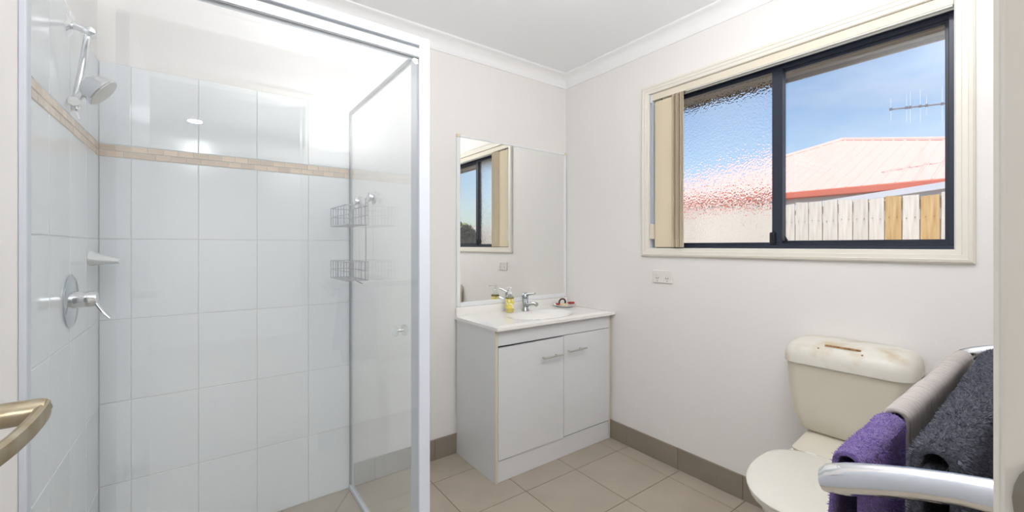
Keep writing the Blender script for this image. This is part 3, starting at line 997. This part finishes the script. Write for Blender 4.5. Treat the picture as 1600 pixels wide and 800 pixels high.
tk = MB()
secs = []
for z, hw, x1 in ((0.487, 0.135, -0.145), (0.492, 0.150, -0.157), (0.505, 0.160, -0.166), (0.56, 0.176, -0.174), (0.64, 0.184, -0.181), (0.752, 0.191, -0.188)):
    secs.append(rrect(-0.006, x1, hw, z, 0.045, 0.010))
tk.loft(secs)
tk.build('cistern', M['ceramic'], to, True)
ld = MB()
secs = []
for z, hw, x1, r in ((0.7525, 0.194, -0.191, 0.05), (0.757, 0.198, -0.196, 0.05), (0.786, 0.199, -0.196, 0.055), (0.808, 0.195, -0.190, 0.06), (0.826, 0.185, -0.176, 0.065), (0.837, 0.167, -0.155, 0.06), (0.843, 0.140, -0.128, 0.05)):
    secs.append(rrect(-0.006, x1, hw, z, r, 0.010))
ld.loft(secs)
lid = ld.build('cistern_lid', M['lid'], to, True)
MB().prism([(-0.170, -1.606, 0.834), (-0.170, -1.716, 0.834), (-0.164, -1.716, 0.839), (-0.164, -1.606, 0.839)], (0.004, 0, 0.0005)).build('rusty_slot', M['rust'], lid)
for y in (-1.590, -1.724):
    MB().lathe([(0.0035, 0), (0.003, 0.003)], (-0.1815, y, 0.8235), (-0.6, 0, 0.8), 8).build('lid_mark', M['rust'], lid)


def egg(n, back, front, hw, z, yo=0.0, flat=0.0):
    """toilet outline: rounded back, elongated front"""
    pts = []
    xm = back + (front - back) * 0.40
    for k in range(n):
        a = 2 * math.pi * k / n
        c_, s_ = math.cos(a), math.sin(a)
        if c_ >= 0:
            e = 0.62
            x = xm + (back - xm) * (abs(c_) ** e)
            y = hw * math.copysign(abs(s_) ** 0.85, s_)
        else:
            x = xm + (front - xm) * abs(c_)
            y = hw * math.copysign(abs(s_) ** 0.96, s_)
        pts.append((x, TYC + y, z))
    return pts


N = 40
sl_ = MB()
secs = [egg(N, -0.238, -0.706, 0.181, 0.4215), egg(N, -0.232, -0.714, 0.187, 0.425), egg(N, -0.232, -0.714, 0.187, 0.430), egg(N, -0.236, -0.708, 0.183, 0.4345),
        egg(N, -0.25, -0.68, 0.165, 0.4375), egg(N, -0.30, -0.62, 0.11, 0.4395), egg(N, -0.40, -0.50, 0.03, 0.440)]
sl_.loft(secs)
sl_.build('seat_lid', M['seat'], to, True)
st = MB()
st.loft([egg(N, -0.245, -0.694, 0.176, 0.4005), egg(N, -0.238, -0.702, 0.182, 0.404), egg(N, -0.238, -0.702, 0.182, 0.4165), egg(N, -0.245, -0.695, 0.176, 0.4195)])
st.build('seat', M['seat'], to, True)
for y in (-0.075, 0.075):
    MB().box((-0.262, TYC + y - 0.022, 0.4005), (-0.205, TYC + y + 0.022, 0.437), 0.008, 2).build('seat_hinge', M['seat'], to, True)
pb = MB()
secs = []
for z, b, f, hw in ((0.0005, -0.22, -0.56, 0.105), (0.02, -0.215, -0.565, 0.108), (0.12, -0.20, -0.56, 0.100), (0.22, -0.17, -0.585, 0.115), (0.30, -0.10, -0.635, 0.150), (0.36, -0.04, -0.675, 0.170), (0.388, -0.03, -0.688, 0.176), (0.400, -0.03, -0.684, 0.172)):
    secs.append(egg(N, b, f, hw, z))
pb.loft(secs)
pb.build('pan', M['pan'], to, True)
dk = MB()
secs = []
for z, hw, x1 in ((0.34, 0.115, -0.20), (0.40, 0.140, -0.235), (0.432, 0.148, -0.245), (0.440, 0.144, -0.238), (0.488, 0.118, -0.150)):
    secs.append(rrect(-0.014, x1, hw, z, 0.03))
dk.loft(secs)
dk.build('pan_shelf', M['ceramic'], to, True)

# ------------------------------------------------------------------ towel rail and towels
RX0, RX1 = -1.500, -0.570
BZ = 0.947
BY1, BY2 = -2.022, -2.094
rl = thing('towel_rail', 'chrome double towel rail with curved arms on the wall beside the doorway', 'towel rail', ((RX0 + RX1) / 2, YF, BZ))
for x in (RX0, RX1):
    a_ = MB()
    secs = []
    path = [(-2.0055, 0.938, 0.004), (-2.0085, 0.941, 0.012), (-2.016, 0.945, 0.0165), (-2.035, 0.953, 0.0175), (-2.06, 0.963, 0.0165), (-2.09, 0.973, 0.0155), (-2.12, 0.981, 0.0150), (-2.145, 0.985, 0.016), (YF + 0.001, 0.985, 0.018)]
    for y, z, hh in path:
        hw = 0.011 if hh > 0.01 else hh
        secs.append([(x + hw * math.cos(a), y + 0.25 * hh * math.sin(a), z + hh * math.sin(a)) for a in (2 * math.pi * q / 16 for q in range(16))])
    a_.loft(secs)
    a_.lathe([(0.028, 0), (0.028, 0.006), (0.024, 0.009)], (x, YF + 0.0003, 0.985), (0, 1, 0), 22)
    a_.build('arm', M['chrome'], rl, True)
for y in (BY1, BY2):
    MB().tube([(RX0 + 0.004, y, BZ + (0.0 if y == BY1 else 0.021)), (RX1 - 0.004, y, BZ + (0.0 if y == BY1 else 0.021))], 0.0085, 14).build('bar', M['chrome'], rl, True)


def drape(name, m, label, x0, x1, yc, zc, r, front, back, th, seedv, ripple=0.004, spread=0.02, nx=60, pile=None, pile_m=None, pile_n=0, pile_len=0.006, skew=0.0, r2=None):
    """towel folded over a bar along X; front side faces +Y"""
    prof_ = []
    rz = r
    for k in range(16):
        s = k / 15
        prof_.append((yc + r + spread * (1 - s) ** 1.5, zc - front * (1 - s), 'f'))
    for k in range(1, 10):
        a = math.pi * k / 10
        prof_.append((yc + r * math.cos(a), zc + r * math.sin(a), 't'))
    for k in range(16):
        s = k / 15
        prof_.append((yc - r - spread * 0.4 * s, zc - back * s, 'b'))
    mm = MB()
    rows_ = []
    for i in range(nx + 1):
        u = i / nx
        x = x0 + (x1 - x0) * u
        row = []
        grow = 1.0 if r2 is None else (r + (r2 - r) * u) / r
        for (y, z, tg) in prof_:
            y = yc + (y - yc) * (1 + (grow - 1) * (1.0 if tg != 'b' else 0.3))
            dep = max(0.0, zc - z)
            wv = ripple * (0.25 + dep * 6) * (noise.noise(Vector((x * 16 + seedv, dep * 2.0, seedv))) + 0.6 * noise.noise(Vector((x * 40 + seedv, dep * 4, 3 + seedv))))
            zz = z + 0.004 * noise.noise(Vector((x * 9, seedv, 7)))
            xx = x + skew * dep
            row.append(mm.bm.verts.new((xx, y + (wv if tg == 'f' else (-wv if tg == 'b' else 0.4 * wv)), zz)))
        rows_.append(row)
    for a, b in zip(rows_, rows_[1:]):
        for j in range(len(prof_) - 1):
            mm.bm.faces.new((a[j], a[j + 1], b[j + 1], b[j]))
    root = thing(name, label, 'towel', ((x0 + x1) / 2, yc, zc), 'towels hanging on the double rail')
    body = mm.build('towel_body', m, root, True)
    sm_ = body.modifiers.new('thickness', 'SOLIDIFY')
    sm_.thickness = th
    sm_.offset = 0
    bv = body.modifiers.new('round', 'SUBSURF')
    bv.levels = bv.render_levels = 1
    if pile:
        me = body.data
        rnd = random.Random(int(seedv * 100))
        polys = list(me.polygons)
        wts = [p.area for p in polys]
        vv, ff = [], []
        for p in rnd.choices(polys, wts, k=pile_n):
            q = [me.vertices[i].co for i in p.vertices]
            s_, t_ = rnd.random(), rnd.random()
            c = q[0].lerp(q[1], s_).lerp(q[3].lerp(q[2], s_), t_)
            nn = p.normal.copy()
            outw = Vector((0, c.y - yc, max(0.0, c.z - zc + 0.02)))
            if nn.dot(outw) < 0:
                nn = -nn
            c = c + nn * (th / 2 - 0.0008)
            d = (nn + Vector((rnd.uniform(-.7, .7), rnd.uniform(-.7, .7), rnd.uniform(-.9, .4)))).normalized()
            u_ = d.orthogonal().normalized()
            u_.rotate(Matrix.Rotation(rnd.random() * 6.28, 3, d))
            v_ = d.cross(u_)
            L = pile_len * rnd.uniform(0.6, 1.2)
            w = pile_len * 0.22
            i0 = len(vv)
            vv += [c + u_ * w, c - u_ * w * 0.5 + v_ * w * 0.86, c - u_ * w * 0.5 - v_ * w * 0.86, c + d * L]
            ff += [(i0, i0 + 1, i0 + 3), (i0 + 1, i0 + 2, i0 + 3), (i0 + 2, i0, i0 + 3)]
        pm_ = bpy.data.meshes.new(pile)
        pm_.from_pydata(vv, [], ff)
        pm_.materials.append(pile_m)
        po_ = bpy.data.objects.new(pile, pm_)
        COL.objects.link(po_)
        attach(po_, root)
        po_['kind'] = 'stuff'
    return root


drape('hand_towel', M['purple'], 'purple towel bunched over the near end of the front rail bar', -1.462, -1.262, BY1, BZ + 0.005, 0.0130, 0.30, 0.34, 0.006, 1.7, 0.010, 0.02,
      pile='terry_pile', pile_m=M['purple_pile'], pile_n=14000, pile_len=0.0035, skew=-0.10, r2=0.016)
drape('bath_towel', M['beige_towel'], 'oatmeal beige towel folded over the far half of the front rail bar', -1.235, -0.610, BY1, BZ + 0.003, 0.014, 0.42, 0.45, 0.008, 4.2, 0.003, 0.004)
drape('bath_towel', M['grey_towel'], 'thick charcoal grey towel over the back rail bar by the wall', -1.432, -0.680, BY2, BZ + 0.024, 0.0155, 0.45, 0.42, 0.011, 8.3, 0.005, 0.004,
      pile='terry_pile', pile_m=M['grey_pile'], pile_n=75000, pile_len=0.0056, r2=0.030)

# ------------------------------------------------------------------ outdoors
struct(MB().box((0.12, -14, -0.42), (14, 14, -0.40)).build('ground', M['ground'], origin=(0, 0, -0.4)))
ev = setting('trim_6')
MB().box((0.12, -8, 2.176), (0.60, 5, 2.19)).build('soffit', M['own_soffit'], ev)
MB().box((0.60, -8, 2.158), (0.622, 5, 2.32)).build('fascia', M['fascia'], ev)
rf = MB()
rf.loft([[(0.66, y, 2.32), (-4.5, y, 4.2), (-4.5, y, 4.22), (0.66, y, 2.34)] for y in (-8, 5)])
rf.build('roof_slope', M['roof'], ev)
struct(MB().box((0.122, -8, -0.4), (0.14, WY0, 2.176)).box((0.122, WY1, -0.4), (0.14, 5, 2.176)).box((0.122, WY0, -0.4), (0.14, WY1, WZ0)).box((0.122, WY0, WZ1), (0.14, WY1, 2.176)).build('wall_outer', M['brick'], origin=(0, 0, 0)))

FXX = 1.80
fe = thing('paling_fence', 'weathered timber paling fence outside the window below the pink roof', 'fence', (FXX, -1.2, -0.4))
bounds = [-0.715, -0.804, -0.899, -0.993, -1.092, -1.182, -1.275, -1.364, -1.456, -1.546, -1.644]
left_ = [-0.715 + 0.0925 * k for k in range(1, 30)][::-1]
right_ = [-1.644 - 0.0935 * k for k in range(1, 56)]
bounds = left_ + bounds + right_
pal_cache = {}
nails = MB()
for i, (y1, y0) in enumerate(zip(bounds, bounds[1:])):
    tan = (abs(y1 + 1.364) < 0.005) or (abs(y1 + 1.546) < 0.005)
    w = round((y1 - y0) - 0.006, 3)
    k_ = (tan, w, i % 3)
    if k_ not in pal_cache:
        m_ = MB()
        t_ = 0.0
        m_.loft([[(0, -w / 2, 0), (0.014, -w / 2, 0), (0.014, w / 2, 0), (0, w / 2, 0)], [(0, -w / 2, 1.5), (0.014, -w / 2, 1.5), (0.014, w / 2, 1.5), (0, w / 2, 1.5)],
                 [(0, -w / 2 + 0.002, 1.955 + 0.004 * (i % 3)), (0.014, -w / 2 + 0.002, 1.955 + 0.004 * (i % 3)), (0.014, w / 2 - 0.002, 1.962 - 0.003 * (i % 3)), (0, w / 2 - 0.002, 1.962 - 0.003 * (i % 3))]])
        bmesh.ops.recalc_face_normals(m_.bm, faces=m_.bm.faces)
        me = bpy.data.meshes.new('paling')
        m_.bm.to_mesh(me)
        m_.bm.free()
        me.materials.append(M['paling_new'] if tan else M['paling'])
        pal_cache[k_] = me
    dz = random.uniform(-0.008, 0.008)
    piece('paling', pal_cache[k_], (FXX + random.uniform(0, 0.006), (y0 + y1) / 2, -0.395 + dz), fe)
    for q in (-0.022, 0.022):
        nails.lathe([(0.0026, 0), (0.0022, 0.002)], (FXX - 0.0005, (y0 + y1) / 2 + q, 1.415 + random.uniform(-0.006, 0.006)), (-1, 0, 0), 6)
nl = nails.build('nail_heads', M['nail'], fe)
nl['kind'] = 'stuff'
for z in (0.1, 0.75, 1.40):
    MB().box((FXX + 0.021, -6.9, z), (FXX + 0.06, 2.0, z + 0.07)).build('fence_rail', M['paling'], fe)

# neighbour's house with its hipped ribbed roof
nh = thing('neighbour_house', "neighbour's house with pink ribbed metal hip roof and terracotta gutter", 'house', (9.5, 0.5, -0.4))
GX, GZ, PX, PZ, PY = 5.9, 2.12, 9.5, 3.60, 1.0
YLc, YRc = 4.6, -3.75
apex = Vector((PX, PY, PZ))
cA, cB = Vector((GX, YLc, GZ)), Vector((GX, YRc, GZ))
cC, cD = Vector((13.1, YRc, GZ)), Vector((13.1, YLc, GZ))
th_ = Vector((0, 0, -0.03))
for a, b in ((cA, cB), (cB, cC), (cC, cD), (cD, cA)):
    MB().prism([a, b, apex], th_).build('roof_plane', M['roof'], nh)
y = YRc + 0.1
while y < YLc - 0.05:
    if y < PY:
        tt = (y - YRc) / (PY - YRc)
    else:
        tt = (YLc - y) / (YLc - PY)
    p0 = Vector((GX, y, GZ))
    p1 = p0 + Vector(((PX - GX) * tt, 0, (PZ - GZ) * tt))
    r_ = MB()
    r_.loft([[p + Vector((0, -0.024, 0)), p + Vector((0, -0.010, 0.016)), p + Vector((0, 0.010, 0.016)), p + Vector((0, 0.024, 0))] for p in (p0, p1)])
    r_.build('roof_rib', M['roof'], nh)
    y += 0.19
for p in (cA, cB):
    MB().tube([p, apex], 0.05, 8).build('hip_cap', M['roof'], nh)
MB().box((GX - 0.11, YRc, GZ - 0.115), (GX + 0.01, YLc, GZ - 0.005), 0.015, 2).build('gutter', M['gutter'], nh)
MB().box((GX, YRc, GZ - 0.22), (GX + 0.03, YLc, GZ - 0.11)).build('fascia_board', M['soffit'], nh)
MB().box((GX + 0.03, YRc + 0.05, GZ - 0.22), (GX + 0.55, YLc - 0.05, GZ - 0.20)).build('soffit', M['soffit'], nh)
MB().box((GX + 0.5, YRc + 0.5, -0.4), (12.6, YLc - 0.5, GZ - 0.20)).build('outer_wall', M['render'], nh)
MB().box((GX - 0.03, -0.60, GZ - 0.25), (GX + 0.0, -0.30, GZ - 0.16)).build('timber_block', M['paling_new'], nh)
MB().box((GX - 0.09, -0.50, GZ - 0.19), (GX - 0.03, -0.36, GZ - 0.14), 0.01).build('eave_lamp', M['white_ceramic'], nh)

# sloping beam between fence and house
bm_ = MB()
bm_.loft([[(4.0, y, z), (4.06, y, z), (4.06, y, z + h), (4.0, y, z + h)] for y, z, h in ((0.9, 1.58, 0.065), (-3.2, 1.99, 0.07))])
bo = thing('patio_beam', 'pale grey sloping beam rising to the right between fence and gutter', 'beam', (4.03, -1.1, -0.4))
bm_.build('beam', M['beam'], bo)
for y, z in ((0.7, 1.60), (-2.9, 1.96)):
    MB().box((3.99, y - 0.045, -0.4), (4.07, y + 0.045, z)).build('post', M['beam'], bo)

# television aerial
an = thing('tv_aerial', 'thin television aerial with long boom rising above the pink roof', 'aerial', (7.4, -3.0, 2.4))
b0, b1 = Vector((6.0, -0.529, 3.215)), Vector((6.5, -1.75, 3.18))
MB().tube([b0, b1], 0.011, 6).build('boom', M['aerial'], an)
for k, (s, l_) in enumerate(((0.01, 0.16), (0.14, 0.20), (0.17, 0.22), (0.25, 0.24), (0.30, 0.14), (0.42, 0.24), (0.6, 0.26), (0.8, 0.28))):
    p = b0.lerp(b1, s)
    MB().tube([p + Vector((0, 0, -l_)), p + Vector((0, 0, l_))], 0.0022, 5).build('element', M['alu_white'], an)
    MB().box(p - Vector((0.012, 0.015, 0.018)), p + Vector((0.012, 0.015, 0.018))).build('clamp', M['aerial'], an)
MB().tube([b0.lerp(b1, 0.92) + Vector((0, 0, 0.06)), (b0.lerp(b1, 0.92).x, b0.lerp(b1, 0.92).y, 2.385)], 0.016, 8).build('mast', M['aerial'], an)


def bush(name, label, c, r, n, leaf, m, trunk=None, cat='shrub'):
    rnd = random.Random(5)
    root = thing(name, label, cat, (c[0], c[1], -0.4))
    vv, ff = [], []
    for _ in range(n):
        d = Vector((rnd.gauss(0, 1), rnd.gauss(0, 1), rnd.gauss(0, 1))).normalized()
        p = Vector(c) + Vector((d.x * r[0], d.y * r[1], d.z * r[2])) * (rnd.random() ** 0.35)
        u_ = Vector((rnd.gauss(0, 1), rnd.gauss(0, 1), rnd.gauss(0, 1))).normalized()
        w_ = u_.orthogonal().normalized()
        i0 = len(vv)
        vv += [p - u_ * leaf, p + w_ * leaf * 0.4, p + u_ * leaf, p - w_ * leaf * 0.4]
        ff += [(i0, i0 + 1, i0 + 2, i0 + 3)]
    me = bpy.data.meshes.new('foliage')
    me.from_pydata(vv, [], ff)
    me.materials.append(m)
    o = bpy.data.objects.new('foliage', me)
    COL.objects.link(o)
    attach(o, root)
    o['kind'] = 'stuff'
    MB().tube([(c[0], c[1], -0.4), (c[0], c[1], c[2])], [0.05, 0.02] if trunk is None else trunk, 8).build('stem', M['bark'], root)
    return root


bush('garden_shrub', 'grey-green upright shrub seen in the mirror through the window', (1.15, -3.40, 1.12), (0.22, 0.20, 0.42), 5000, 0.035, M['leaf'])
bush('garden_tree', 'pale green tree beyond the fence, seen in the mirror', (4.9, -10.4, 1.25), (0.9, 0.9, 0.75), 5000, 0.09, M['tree_leaf'], [0.12, 0.05], 'tree')
